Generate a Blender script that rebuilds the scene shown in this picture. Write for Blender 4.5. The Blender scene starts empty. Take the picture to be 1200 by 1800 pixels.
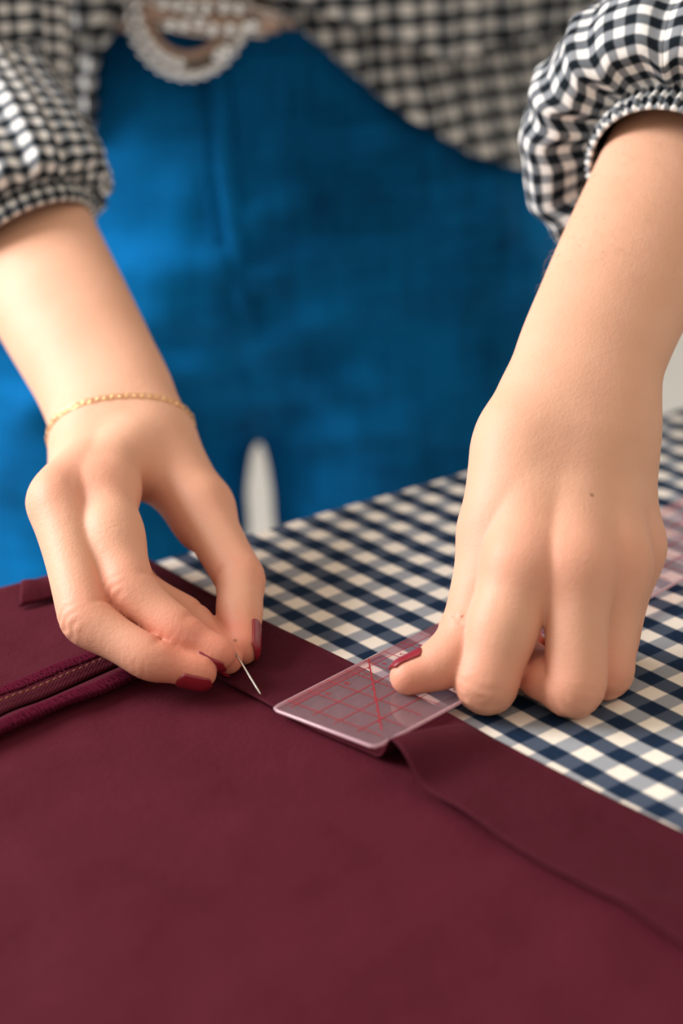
import bpy, math, random
import numpy as np
from mathutils import Vector, Matrix, noise as mnoise

random.seed(7)
np.random.seed(7)
scene = bpy.context.scene
COL = scene.collection

# ----------------------------------------------------------------- camera
FPX = 3300.0                                  # 66 mm on a 36 mm tall frame, 1800 px
CAM = np.array([0.0, -0.76475, 0.30807])      # table top is z = 0
RIGHT = np.array([0.99957823, -0.01085130, -0.02693704])
DOWN = np.array([-0.02904057, -0.37350232, -0.92717456])
FWD = np.array([0.0, 0.92756578, -0.37365991])

cam_data = bpy.data.cameras.new('camera')
cam = bpy.data.objects.new('camera', cam_data)
COL.objects.link(cam)
cam_data.sensor_fit = 'VERTICAL'
cam_data.sensor_height = 36.0
cam_data.sensor_width = 24.0
cam_data.lens = 66.0
cam_data.clip_start = 0.02
cam_data.dof.use_dof = True
cam_data.dof.focus_distance = 0.672
cam_data.dof.aperture_fstop = 4.6
m = Matrix.Identity(4)
for i in range(3):
    m[i][0] = RIGHT[i]; m[i][1] = -DOWN[i]; m[i][2] = -FWD[i]; m[i][3] = CAM[i]
cam.matrix_world = m
scene.camera = cam

# ----------------------------------------------------------------- light
world = bpy.data.worlds.new('world')
scene.world = world
world.use_nodes = True
world.node_tree.nodes['Background'].inputs[0].default_value = (1.0, 0.905, 0.79, 1)
world.node_tree.nodes['Background'].inputs[1].default_value = 0.58

def area_light(name, loc, target, sx, sy, energy, color):
    d = bpy.data.lights.new(name, 'AREA')
    d.shape = 'RECTANGLE'; d.size = sx; d.size_y = sy; d.energy = energy; d.color = color
    o = bpy.data.objects.new(name, d); COL.objects.link(o)
    o.location = loc
    o.rotation_euler = (Vector(target) - Vector(loc)).to_track_quat('-Z', 'Y').to_euler()
    return o
area_light('window_daylight', (-1.28, 0.06, 0.84), (0.02, -0.02, 0.03), 0.8, 0.8, 31, (0.97, 0.985, 1.04))

vs = scene.view_settings
vs.view_transform = 'Standard'
vs.look = 'None'
vs.exposure = 0.44
vs.gamma = 1.0
vs.use_curve_mapping = False

# ----------------------------------------------------------------- helpers
def at(u, v, d):
    """world point seen at pixel (u, v) at depth d metres from the lens"""
    return CAM + d * (RIGHT * ((u - 600) / FPX) + DOWN * ((v - 900) / FPX) + FWD)

def at_z(u, v, z=0.0):
    k = RIGHT * ((u - 600) / FPX) + DOWN * ((v - 900) / FPX) + FWD
    return CAM + k * ((z - CAM[2]) / k[2])

def at_y(u, v, y):
    k = RIGHT * ((u - 600) / FPX) + DOWN * ((v - 900) / FPX) + FWD
    return CAM + k * ((y - CAM[1]) / k[1])

def cdir(r, dn, toward):
    """direction given as right / down / towards the lens"""
    w = RIGHT * r + DOWN * dn - FWD * toward
    return w / np.linalg.norm(w)

def unit(w):
    w = np.asarray(w, float)
    return w / (np.linalg.norm(w) + 1e-12)

def mesh_obj(name, verts, faces, mat=None, parent=None, smooth=True, uvs=None):
    me = bpy.data.meshes.new(name)
    if isinstance(verts, np.ndarray):
        verts = verts.tolist()
    if isinstance(faces, np.ndarray):
        faces = faces.tolist()
    me.from_pydata(verts, [], faces)
    if uvs is not None:
        lay = me.uv_layers.new(name='UVMap')
        idx = np.empty(len(me.loops), dtype=np.int32)
        me.loops.foreach_get('vertex_index', idx)
        lay.data.foreach_set('uv', np.asarray(uvs, np.float32)[idx].ravel())
    if smooth:
        me.polygons.foreach_set('use_smooth', np.ones(len(me.polygons), bool))
    me.update()
    o = bpy.data.objects.new(name, me)
    COL.objects.link(o)
    if mat: me.materials.append(mat)
    if parent: o.parent = parent
    return o

def thing(name, label, cat, group=None, loc=(0, 0, 0)):
    o = bpy.data.objects.new(name, None)
    COL.objects.link(o)
    o.empty_display_size = 0.02
    o['label'] = label; o['category'] = cat
    if group: o['group'] = group
    return o

def tag(o, label=None, cat=None, kind=None, group=None):
    if label: o['label'] = label
    if cat: o['category'] = cat
    if kind: o['kind'] = kind
    if group: o['group'] = group
    return o

def grid_faces(nu, nv, wrap_u=False):
    f = []
    for j in range(nv - 1):
        for i in range(nu if wrap_u else nu - 1):
            i2 = (i + 1) % nu
            f.append((j * nu + i, j * nu + i2, (j + 1) * nu + i2, (j + 1) * nu + i))
    return f

def tube_arrays(pts, rad, n=8, cap=True):
    pts = [np.asarray(p, float) for p in pts]
    m_ = len(pts)
    rad = [rad] * m_ if np.isscalar(rad) else rad
    T = [unit(pts[min(i + 1, m_ - 1)] - pts[max(i - 1, 0)]) for i in range(m_)]
    a = np.array([0, 0, 1.0]) if abs(T[0][2]) < .9 else np.array([1.0, 0, 0])
    N = unit(np.cross(T[0], a))
    V = []; F = []
    for i in range(m_):
        N = unit(N - T[i] * (N @ T[i])); Bn = np.cross(T[i], N)
        for k in range(n):
            t = 2 * math.pi * k / n
            V.append(pts[i] + rad[i] * (math.cos(t) * N + math.sin(t) * Bn))
    F = grid_faces(n, m_, True)
    if cap:
        F.append(tuple(range(n - 1, -1, -1))); F.append(tuple(range((m_ - 1) * n, m_ * n)))
    return V, F

class Joiner:
    def __init__(self): self.V = []; self.F = []
    def add(self, V, F):
        b = len(self.V); self.V.extend([tuple(v) for v in V]); self.F.extend([tuple(i + b for i in f) for f in F])
    def build(self, name, mat, parent=None, smooth=True):
        return mesh_obj(name, self.V, self.F, mat, parent, smooth)

def solidify(o, t, offset=0.0):
    md = o.modifiers.new('solid', 'SOLIDIFY'); md.thickness = t; md.offset = offset
    return md

# ----------------------------------------------------------------- materials
def new_mat(name):
    mt = bpy.data.materials.new(name); mt.use_nodes = True
    nt = mt.node_tree
    return mt, nt, nt.nodes['Principled BSDF'], nt.nodes['Material Output']

def N(nt, typ, **kw):
    n = nt.nodes.new(typ)
    for k, v in kw.items(): setattr(n, k, v)
    return n

def mathn(nt, op, a, b=None, c=None):
    n = nt.nodes.new('ShaderNodeMath'); n.operation = op
    for i, x in enumerate((a, b, c)):
        if x is None: continue
        if isinstance(x, (int, float)): n.inputs[i].default_value = x
        else: nt.links.new(x, n.inputs[i])
    return n.outputs[0]

def mixc(nt, fac, a, b, blend='MIX'):
    n = nt.nodes.new('ShaderNodeMix'); n.data_type = 'RGBA'; n.blend_type = blend
    for sock, x in ((n.inputs[0], fac), (n.inputs[6], a), (n.inputs[7], b)):
        if isinstance(x, (int, float)): sock.default_value = x
        elif isinstance(x, tuple): sock.default_value = (*x, 1) if len(x) == 3 else x
        else: nt.links.new(x, sock)
    return n.outputs[2]

def noise_tex(nt, scale, detail=3, coord=None, rough=.5):
    n = nt.nodes.new('ShaderNodeTexNoise'); n.inputs['Scale'].default_value = scale
    n.inputs['Detail'].default_value = detail; n.inputs['Roughness'].default_value = rough
    if coord is not None: nt.links.new(coord, n.inputs['Vector'])
    return n.outputs[0]

def bump(nt, h, strength, dist, bsdf, prev=None):
    b = nt.nodes.new('ShaderNodeBump'); b.inputs['Strength'].default_value = strength
    b.inputs['Distance'].default_value = dist
    nt.links.new(h, b.inputs['Height'])
    if prev is not None: nt.links.new(prev, b.inputs['Normal'])
    if bsdf is not None: nt.links.new(b.outputs[0], bsdf.inputs['Normal'])
    return b.outputs[0]

def simple_mat(name, col, rough=.5, metal=0.0, **kw):
    mt, nt, b, out = new_mat(name)
    b.inputs['Base Color'].default_value = (*col, 1)
    b.inputs['Roughness'].default_value = rough
    b.inputs['Metallic'].default_value = metal
    for k, v in kw.items(): b.inputs[k].default_value = v
    return mt

def skin_material():
    mt, nt, b, out = new_mat('skin')
    tc = N(nt, 'ShaderNodeTexCoord').outputs['Object']
    n1 = noise_tex(nt, 55, 4, tc)
    red = N(nt, 'ShaderNodeAttribute', attribute_name='redness').outputs['Fac']
    base = mixc(nt, n1, (0.67, 0.345, 0.215), (0.745, 0.415, 0.275))
    base = mixc(nt, mathn(nt, 'MULTIPLY', red, .72), base, (0.70, 0.225, 0.145))
    mole = N(nt, 'ShaderNodeTexVoronoi'); mole.inputs['Scale'].default_value = 34
    nt.links.new(tc, mole.inputs['Vector'])
    mk = mathn(nt, 'LESS_THAN', mole.outputs['Distance'], 0.028)
    base = mixc(nt, mathn(nt, 'MULTIPLY', mk, .55), base, (0.20, 0.08, 0.04))
    nt.links.new(base, b.inputs['Base Color'])
    b.inputs['Roughness'].default_value = .55
    b.inputs['Specular IOR Level'].default_value = .30
    b.inputs['Subsurface Weight'].default_value = .22
    b.inputs['Subsurface Radius'].default_value = (1.0, .38, .2)
    b.inputs['Subsurface Scale'].default_value = .005
    v = N(nt, 'ShaderNodeTexVoronoi'); v.inputs['Scale'].default_value = 900
    nt.links.new(tc, v.inputs['Vector'])
    h1 = bump(nt, v.outputs['Distance'], .16, .0004, None)
    bump(nt, noise_tex(nt, 260, 3, tc), .16, .0008, b, h1)
    return mt

def gingham_material(name, white, mid_i, mid_j, dark, weave, soft=.03, rough=.85):
    """two woven stripe sets: UV counted in periods, the light squares centred on whole numbers"""
    mt, nt, b, out = new_mat(name)
    uv = N(nt, 'ShaderNodeTexCoord').outputs['UV']
    tc = N(nt, 'ShaderNodeTexCoord').outputs['Object']
    sep = N(nt, 'ShaderNodeSeparateXYZ'); nt.links.new(uv, sep.inputs[0])
    wob = noise_tex(nt, 60, 2, tc)
    def stripe(s):
        x = mathn(nt, 'ADD', s, mathn(nt, 'MULTIPLY', mathn(nt, 'SUBTRACT', wob, .5), .06))
        fr = mathn(nt, 'ABSOLUTE', mathn(nt, 'SUBTRACT', mathn(nt, 'FRACT', mathn(nt, 'ADD', x, .5)), .5))
        mr = N(nt, 'ShaderNodeMapRange'); mr.inputs['From Min'].default_value = .25 - soft
        mr.inputs['From Max'].default_value = .25 + soft
        nt.links.new(fr, mr.inputs['Value'])
        return mr.outputs[0]
    a = stripe(sep.outputs[0]); c = stripe(sep.outputs[1])
    top = mixc(nt, a, white, mid_i)
    bot = mixc(nt, a, mid_j, dark)
    colr = mixc(nt, c, top, bot)
    # threads
    mp = N(nt, 'ShaderNodeMapping'); mp.inputs['Scale'].default_value = (weave, weave, 1)
    nt.links.new(uv, mp.inputs[0])
    ck = N(nt, 'ShaderNodeTexChecker'); ck.inputs['Scale'].default_value = 1
    nt.links.new(mp.outputs[0], ck.inputs['Vector'])
    nz = noise_tex(nt, 900, 2, tc)
    colr = mixc(nt, mathn(nt, 'MULTIPLY', nz, .25), colr, mixc(nt, .12, colr, (0.35, 0.35, 0.36)))
    nt.links.new(colr, b.inputs['Base Color'])
    b.inputs['Roughness'].default_value = rough
    b.inputs['Specular IOR Level'].default_value = .06
    h = bump(nt, ck.outputs['Fac'], .15, .0002, None)
    bump(nt, noise_tex(nt, 400, 2, tc), .25, .0006, b, h)
    return mt

def burgundy_material(name, twill=False, tone=1.0):
    mt, nt, b, out = new_mat(name)
    tc = N(nt, 'ShaderNodeTexCoord').outputs['Object']
    n1 = noise_tex(nt, 26, 5, tc, .6)
    c = mixc(nt, n1, (0.063 * tone, 0.0068 * tone, 0.0130 * tone), (0.090 * tone, 0.0112 * tone, 0.0200 * tone))
    mp = N(nt, 'ShaderNodeMapping'); mp.inputs['Rotation'].default_value = (0, 0, math.radians(12))
    nt.links.new(tc, mp.inputs[0])
    w = N(nt, 'ShaderNodeTexWave'); w.inputs['Scale'].default_value = 300
    w.inputs['Distortion'].default_value = .6
    nt.links.new(mp.outputs[0], w.inputs['Vector'])
    c = mixc(nt, mathn(nt, 'MULTIPLY', w.outputs['Fac'], .30 if twill else .12), c, (0.045, 0.005, 0.012))
    nt.links.new(c, b.inputs['Base Color'])
    b.inputs['Roughness'].default_value = .72
    b.inputs['Specular IOR Level'].default_value = .06
    b.inputs['Sheen Weight'].default_value = .015
    b.inputs['Sheen Roughness'].default_value = .4
    b.inputs['Sheen Tint'].default_value = (0.9, 0.5, 0.6, 1)
    h = bump(nt, w.outputs['Fac'], .3 if twill else .15, .0003, None)
    bump(nt, noise_tex(nt, 90, 5, tc, .65), .22, .004, b, h)
    return mt

def denim_material():
    mt, nt, b, out = new_mat('denim')
    tc = N(nt, 'ShaderNodeTexCoord').outputs['Object']
    def slub(sc):
        mp = N(nt, 'ShaderNodeMapping'); mp.inputs['Scale'].default_value = sc
        nt.links.new(tc, mp.inputs[0]); return noise_tex(nt, 1, 3, mp.outputs[0])
    s1 = slub((18, 18, 420)); s2 = slub((420, 18, 18)); n1 = noise_tex(nt, 9, 4, tc)
    f = mathn(nt, 'ADD', mathn(nt, 'MULTIPLY', mathn(nt, 'ADD', s1, s2), .25), mathn(nt, 'MULTIPLY', n1, .75))
    mr = N(nt, 'ShaderNodeMapRange'); mr.inputs['From Min'].default_value = .42; mr.inputs['From Max'].default_value = .80
    nt.links.new(f, mr.inputs['Value'])
    c = mixc(nt, mr.outputs[0], (0.0003, 0.022, 0.062), (0.0015, 0.150, 0.400))  # thread slubs, plus broad lit-and-shaded contrast put into the colour as noise
    nt.links.new(c, b.inputs['Base Color'])
    b.inputs['Roughness'].default_value = .8
    b.inputs['Specular IOR Level'].default_value = .05
    bump(nt, f, .5, .002, b)
    return mt

M = {}
M['skin'] = skin_material()
M['nail'] = simple_mat('nail_polish', (0.25, 0.014, 0.024), .28, 0, **{'Coat Weight': .15, 'Coat Roughness': .15})
M['cloth'] = gingham_material('navy_gingham', (0.80, 0.715, 0.60), (0.30, 0.31, 0.325), (0.058, 0.075, 0.11), (0.0045, 0.017, 0.043), 26)
M['blouse'] = gingham_material('black_gingham', (0.80, 0.765, 0.71), (0.23, 0.24, 0.25), (0.13, 0.14, 0.15), (0.004, 0.008, 0.012), 10, .05)
M['burgundy'] = burgundy_material('burgundy_cotton')
M['burgundy_in'] = burgundy_material('burgundy_twill', True, .85)
M['thread'] = simple_mat('burgundy_thread', (0.070, 0.0065, 0.0165), .8, 0, **{'Specular IOR Level': 0.0})
M['gold_thread'] = simple_mat('ochre_thread', (0.22, 0.07, 0.02), .6)
M['denim'] = denim_material()
M['steel'] = simple_mat('pin_steel', (0.78, 0.74, 0.68), .22, 1.0)
M['gold'] = simple_mat('gold', (0.86, 0.58, 0.27), .28, 1.0)
M['silver'] = simple_mat('buckle_silver', (0.42, 0.36, 0.32), .2, 1.0)
M['dark_silver'] = simple_mat('shaded_silver', (0.16, 0.125, 0.105), .3, .8)  # darkened to stand in for the dark reflections the buckle ring lacks
M['rose'] = simple_mat('rose_leather', (0.50, 0.33, 0.25), .4, .3)
M['crystal'] = simple_mat('crystal_bead', (0.95, 0.94, 0.92), .06, .9)
M['hair'] = simple_mat('fine_hair', (0.50, 0.34, 0.20), .5)
M['red_ink'] = simple_mat('red_print', (0.30, 0.012, 0.02), .6)
M['wood'] = None

def wood_material():
    mt, nt, b, out = new_mat('pale_wood')
    tc = N(nt, 'ShaderNodeTexCoord').outputs['Object']
    mp = N(nt, 'ShaderNodeMapping'); mp.inputs['Scale'].default_value = (3, 40, 40)
    nt.links.new(tc, mp.inputs[0])
    c = mixc(nt, noise_tex(nt, 2, 5, mp.outputs[0]), (0.62, 0.52, 0.40), (0.72, 0.63, 0.50))
    nt.links.new(c, b.inputs['Base Color']); b.inputs['Roughness'].default_value = .5
    return mt
M['wood'] = wood_material()

def plaster_material(name, c1, c2, rough=.8):
    mt, nt, b, out = new_mat(name)
    tc = N(nt, 'ShaderNodeTexCoord').outputs['Object']
    nt.links.new(mixc(nt, noise_tex(nt, 3, 5, tc), c1, c2), b.inputs['Base Color'])
    b.inputs['Roughness'].default_value = rough
    bump(nt, noise_tex(nt, 120, 3, tc), .05, .002, b)
    return mt
M['wall'] = plaster_material('wall_paint', (0.78, 0.80, 0.79), (0.84, 0.85, 0.84))
M['floor'] = plaster_material('pale_floor', (0.62, 0.60, 0.56), (0.72, 0.70, 0.66), .45)

def ruler_material(haze):
    mt, nt, b, out = new_mat('clear_plastic')
    tr = N(nt, 'ShaderNodeBsdfTransparent'); tr.inputs[0].default_value = (0.95, 0.88, 0.89, 1)
    df = N(nt, 'ShaderNodeBsdfDiffuse'); df.inputs[0].default_value = (0.82, 0.56, 0.60, 1)
    gl = N(nt, 'ShaderNodeBsdfGlossy'); gl.inputs['Roughness'].default_value = .07
    m1 = N(nt, 'ShaderNodeMixShader'); m1.inputs[0].default_value = haze
    nt.links.new(tr.outputs[0], m1.inputs[1]); nt.links.new(df.outputs[0], m1.inputs[2])
    lw = N(nt, 'ShaderNodeFresnel'); lw.inputs[0].default_value = 1.45
    m2 = N(nt, 'ShaderNodeMixShader')
    geo = N(nt, 'ShaderNodeNewGeometry')
    nt.links.new(mathn(nt, 'MULTIPLY', lw.outputs[0], mathn(nt, 'SUBTRACT', 1.0, geo.outputs['Backfacing'])), m2.inputs[0])
    nt.links.new(m1.outputs[0], m2.inputs[1]); nt.links.new(gl.outputs[0], m2.inputs[2])
    nt.links.new(m2.outputs[0], out.inputs[0])
    return mt
M['ruler'] = ruler_material(.095)
M['ruler_edge_glint'] = ruler_material(.42)

# ----------------------------------------------------------------- the room
FLOOR_Z = -0.78
def slab(name, x0, x1, y0, y1, z0, z1, mat):
    V = [(x0, y0, z0), (x1, y0, z0), (x1, y1, z0), (x0, y1, z0), (x0, y0, z1), (x1, y0, z1), (x1, y1, z1), (x0, y1, z1)]
    F = [(0, 3, 2, 1), (4, 5, 6, 7), (0, 1, 5, 4), (1, 2, 6, 5), (2, 3, 7, 6), (3, 0, 4, 7)]
    o = mesh_obj(name, V, F, mat, None, False)
    o['kind'] = 'structure'
    return o
slab('floor', -3.2, 3.2, -2.2, 3.0, FLOOR_Z - .06, FLOOR_Z, M['floor'])
slab('wall_back', -3.2, 3.2, 3.0, 3.1, FLOOR_Z, 1.8, M['wall'])
slab('baseboard_back', -3.2, 3.2, 2.985, 3.0, FLOOR_Z, FLOOR_Z + .09, M['wall'])

# ----------------------------------------------------------------- table and tablecloth
E1 = unit([0.820, 0.572, 0])                  # along the far edge of the table
E2 = np.array([E1[1], -E1[0], 0])             # from the far edge towards the lens
EDGE0 = np.array([-0.0394, -0.0166, 0.0])
T_S0, T_S1, T_DEP = -0.42, 0.95, 0.80
def tab(s, t, z): return EDGE0 + E1 * s + E2 * t + np.array([0, 0, z])

def box_on(s0, s1, t0, t1, z0, z1):
    V = [tab(s, t, z) for z in (z0, z1) for (s, t) in ((s0, t0), (s1, t0), (s1, t1), (s0, t1))]
    F = [(0, 1, 2, 3), (7, 6, 5, 4), (0, 4, 5, 1), (1, 5, 6, 2), (2, 6, 7, 3), (3, 7, 4, 0)]
    return V, F
table = thing('work_table', 'pale wooden work table hidden under the navy gingham cloth', 'table')
V, F = box_on(T_S0, T_S1, .003, T_DEP, -.032, -.0032); mesh_obj('tabletop', V, F, M['wood'], table, False)
V, F = box_on(T_S0 + .06, T_S1 - .06, .05, .07, -.10, -.032); mesh_obj('apron', V, F, M['wood'], table, False)
V, F = box_on(T_S0 + .06, T_S1 - .06, T_DEP - .07, T_DEP - .05, -.10, -.032); mesh_obj('apron', V, F, M['wood'], table, False)
for s in (T_S0 + .04, T_S1 - .09):
    for t in (.04, T_DEP - .09):
        V, F = box_on(s, s + .05, t, t + .05, FLOOR_Z, -.032); mesh_obj('leg', V, F, M['wood'], table, False)

# gingham frame: whole numbers = centres of the light squares
G0 = np.array([-0.00899443, -0.10485226]); GI = np.array([9.77532734e-03, -1.26666087e-02]); GJ = np.array([1.26666087e-02, 9.77532734e-03])
GINV = np.linalg.inv(np.c_[GI, GJ])
def build_tablecloth():
    ss = np.concatenate([[T_S0 - .004], np.linspace(T_S0, T_S1, 150), [T_S1 + .004]])
    ts = np.concatenate([[-.006, -.0055, -.004, -.001], np.linspace(.004, T_DEP, 100), [T_DEP + .004]])
    V = []; UV = []
    for t in ts:
        for s in ss:
            w = .0009 * mnoise.noise((s * 14, t * 14, 3)) + .0004 * mnoise.noise((s * 40, t * 40, 1))
            z = w - .0006
            if t < .004:
                q = (.004 - t) / .010
                z = w - .0006 - .022 * max(0, q) ** 2.2
            p = tab(s, t, z); V.append(p)
            extra = max(0, -z - .002)
            g = GINV @ (p[:2] - G0); UV.append((g[0] - extra / .016, g[1]))
    o = mesh_obj('tablecloth', np.array(V), grid_faces(len(ss), len(ts)), M['cloth'], None, True, UV)
    solidify(o, .0016, -1)
    for md in o.modifiers: md.offset = 1
    tag(o, 'navy and white gingham cotton cloth spread over the work table', 'tablecloth')
build_tablecloth()

# ----------------------------------------------------------------- burgundy garment
HD = unit([0.1358, -0.1702, 0])               # along the hem, towards the lens
HN = np.array([-HD[1], HD[0], 0])             # across the hem, towards the gingham  (0.78, 0.62)
H0 = np.array([-0.0457, -0.163, 0.0])         # a point on the free hem edge, under the fingers
HW = 0.0405
def hem_xy(p, q): return H0 + HD * p + HN * q
def fold_q(p):                                # where the fold lies; q = 0 is the free edge of the hem
    return HW + .0012 * math.sin(p * 31) + np.interp(p, [-.14, 0, .10, .2, .32], [-.001, 0, 0.0, .004, .012])
BASE = 0.0019
def wr(x, y):
    far = min(1.0, max(0.0, (math.hypot(x - .01, y + .17) - .05) / .06))
    v = mnoise.noise((x * 22, y * 22, 0)) * (.0013 + .0012 * far) + mnoise.noise((x * 55 + 4, y * 55, 2)) * (.0004 + .0007 * far)
    return max(v, -.0006)
# world frame of the opened side seam
S_A = at_z(0, 1272, .003)[:2]; S_B = at_z(245, 1168, .003)[:2]
SD = (S_B - S_A) / np.linalg.norm(S_B - S_A); SN = np.array([-SD[1], SD[0]])   # SN points away from the lens
def seam_st(x, y):
    d = np.array([x, y]) - S_A
    return d @ SD, d @ SN
def gar_z(x, y):
    z = BASE + wr(x, y)
    s, t = seam_st(x, y)
    if s < .10:                               # the seam ridge lifts the cloth
        k = 1 if s < .07 else max(0, 1 - (s - .07) / .03)
        z += k * .0024 * math.exp(-(t / .016) ** 2)
    return z

garment = thing('burgundy_garment', 'burgundy cotton garment turned inside out, its hem folded up for pinning', 'garment')
def build_garment():
    ps = np.linspace(-.30, .52, 165)
    # main panel, from the fold towards the lens and to the left
    qs = np.concatenate([np.linspace(1, .0, 14), np.linspace(-.02, -7.4, 120)])
    V = []
    for q in qs:
        for p in ps:
            fq = fold_q(p)
            qq = q * fq if q > 0 else q * .06
            x, y, _ = hem_xy(p, qq)
            z = gar_z(x, y) - (.0002 if q > .9 else 0)
            # past the far edge of the table the cloth hangs down
            d = np.array([x, y, 0]) - EDGE0
            t = d @ E2
            if t < -.004:
                over = -.004 - t
                xy = np.array([x, y, 0]) + E2 * (over - min(over, .012))
                x, y = xy[:2]
                z -= max(0, over - .006) * 1.0
            V.append((x, y, z))
    o = mesh_obj('main_panel', np.array(V), grid_faces(len(ps), len(qs)), M['burgundy'], garment)
    solidify(o, .0007, 1)
    # the hem, folded back on top of the panel
    ps2 = np.linspace(-.113, .46, 300)
    V = []
    gap_p = float((at_z(627, 1335, .0075)[:2] - H0[:2]) @ HD[:2]) + .0085
    nq = 40
    for j in range(nq):
        for p in ps2:
            fq = fold_q(p)
            if j < 8:                         # round the fold
                a = math.pi * j / 7
                qq = fq - .0002 + .0013 * math.sin(a)
                zz = BASE + .0002 + .0011 * (1 - math.cos(a))
                h = 1.0
            else:
                h = 1 - (j - 7) / (nq - 8)    # 1 at fold .. 0 at free edge
                qq = fq * h + .0042 * (1 - h) * math.exp(-((p - gap_p + .010) / .016) ** 2)
                zz = None
            x, y, _ = hem_xy(p, qq)
            if zz is None:
                zz = gar_z(x, y) + .0020
            # bulge of the hem beside the ruler
            b1 = math.exp(-(abs(p - gap_p) / (.0066 if p < gap_p else .0135)) ** 3)
            b2 = math.exp(-((p - gap_p - .03) / .03) ** 2)
            zz += b1 * (.0105 - .0065 * h) * (1 - max(0, h) ** 6) + .0022 * b2 * (1 - h * h)
            zz += .0010 * math.exp(-((p - .20) / .035) ** 2) * (1 - h) + .0016 * math.exp(-((p - .29) / .03) ** 2) * (1 - h)
            V.append((x, y, zz))
    o = mesh_obj('folded_hem', np.array(V), grid_faces(len(ps2), nq), M['burgundy_in'], garment)
    solidify(o, .0007, 1)
    # turned up corner of the waist standing on the far edge of the table
    V = []; nu, nv = 16, 10
    for j in range(nv):
        for i in range(nu):
            a = i / (nu - 1); h = j / (nv - 1)
            lo_ = at_z(34 + 90 * a, 1066 - 22 * a, .0030); hi_ = at_z(39 + 86 * a, 1029 - 12 * a, .0052)
            p = lo_ + (hi_ - lo_) * h
            p[2] += .0022 * math.sin(h * 2.6) + .0008 * math.sin(a * 6 + 1) * h
            V.append(p)
    o = mesh_obj('turned_corner', np.array(V), grid_faces(nu, nv), M['burgundy'], garment)
    solidify(o, .0009, 0)
    # seam allowances: two strips pressed open
    L = .155
    WU, WD = .0150, .0125
    for side, name in ((1, 'seam_allowance'), (-1, 'seam_allowance')):
        V = []; nu, nv = 80, 9
        for j in range(nv):
            for i in range(nu):
                s = -.05 + L * i / (nu - 1); h = j / (nv - 1)
                wdt = (WU if side > 0 else WD) * (1 + .08 * math.sin(s * 60 + side))
                t = side * (.0006 + wdt * h)
                xy = S_A + SD * s + SN * (t + .002 * math.sin(s * 22))
                z = gar_z(*xy) + .0009 + .0017 * math.sin(h * math.pi * .8) + (.0018 * h * h if side < 0 else .0012 * h)
                V.append((xy[0], xy[1], z))
        o = mesh_obj(name, np.array(V), grid_faces(nu, nv), M['burgundy_in'], garment)
        solidify(o, .0006, 1)
        # overlock stitches round the raw edge
        J = Joiner()
        n = 150
        for k in range(n):
            s = -.05 + L * (k + .5) / n + random.uniform(-.0002, .0002)
            wdt = (WU if side > 0 else WD) * (1 + .08 * math.sin(s * 60 + side))
            pts = []
            for a in np.linspace(0, 1, 7):
                h = .52 + a * .55
                tt = side * (.0006 + wdt * min(h, 1.03))
                lean = .0012 * a + (random.uniform(-.0004, .0004))
                xy = S_A + SD * (s + lean) + SN * (tt + .002 * math.sin(s * 22))
                hh = min(h, 1)
                z = gar_z(*xy) + .0017 + .0017 * math.sin(hh * math.pi * .8) + (.0018 * hh * hh if side < 0 else .0012 * hh) - (.0014 if h > 1.03 else 0)
                pts.append((xy[0], xy[1], z + random.uniform(0, .0002)))
            V_, F_ = tube_arrays(pts, .00042, 5)
            J.add(V_, F_)
        o = J.build('overlock_stitching', M['thread'], garment); o['kind'] = 'stuff'
        o['label'] = 'shiny wine-red overlock thread'
    J = Joiner()
    for k in range(52):
        s = -.05 + L * k / 52
        pts = []
        for a in (0, .5, 1):
            xy = S_A + SD * (s + .0022 * a) + SN * (.0052 + .002 * math.sin(s * 22))
            pts.append((xy[0], xy[1], gar_z(*xy) + .0038 + .0003 * math.sin(a * math.pi)))
        J.add(*tube_arrays(pts, .00022, 5))
    o = J.build('seam_stitching', M['gold_thread'], garment); o['kind'] = 'stuff'
    o['label'] = 'ochre straight stitching along the seam'
build_garment()

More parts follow.
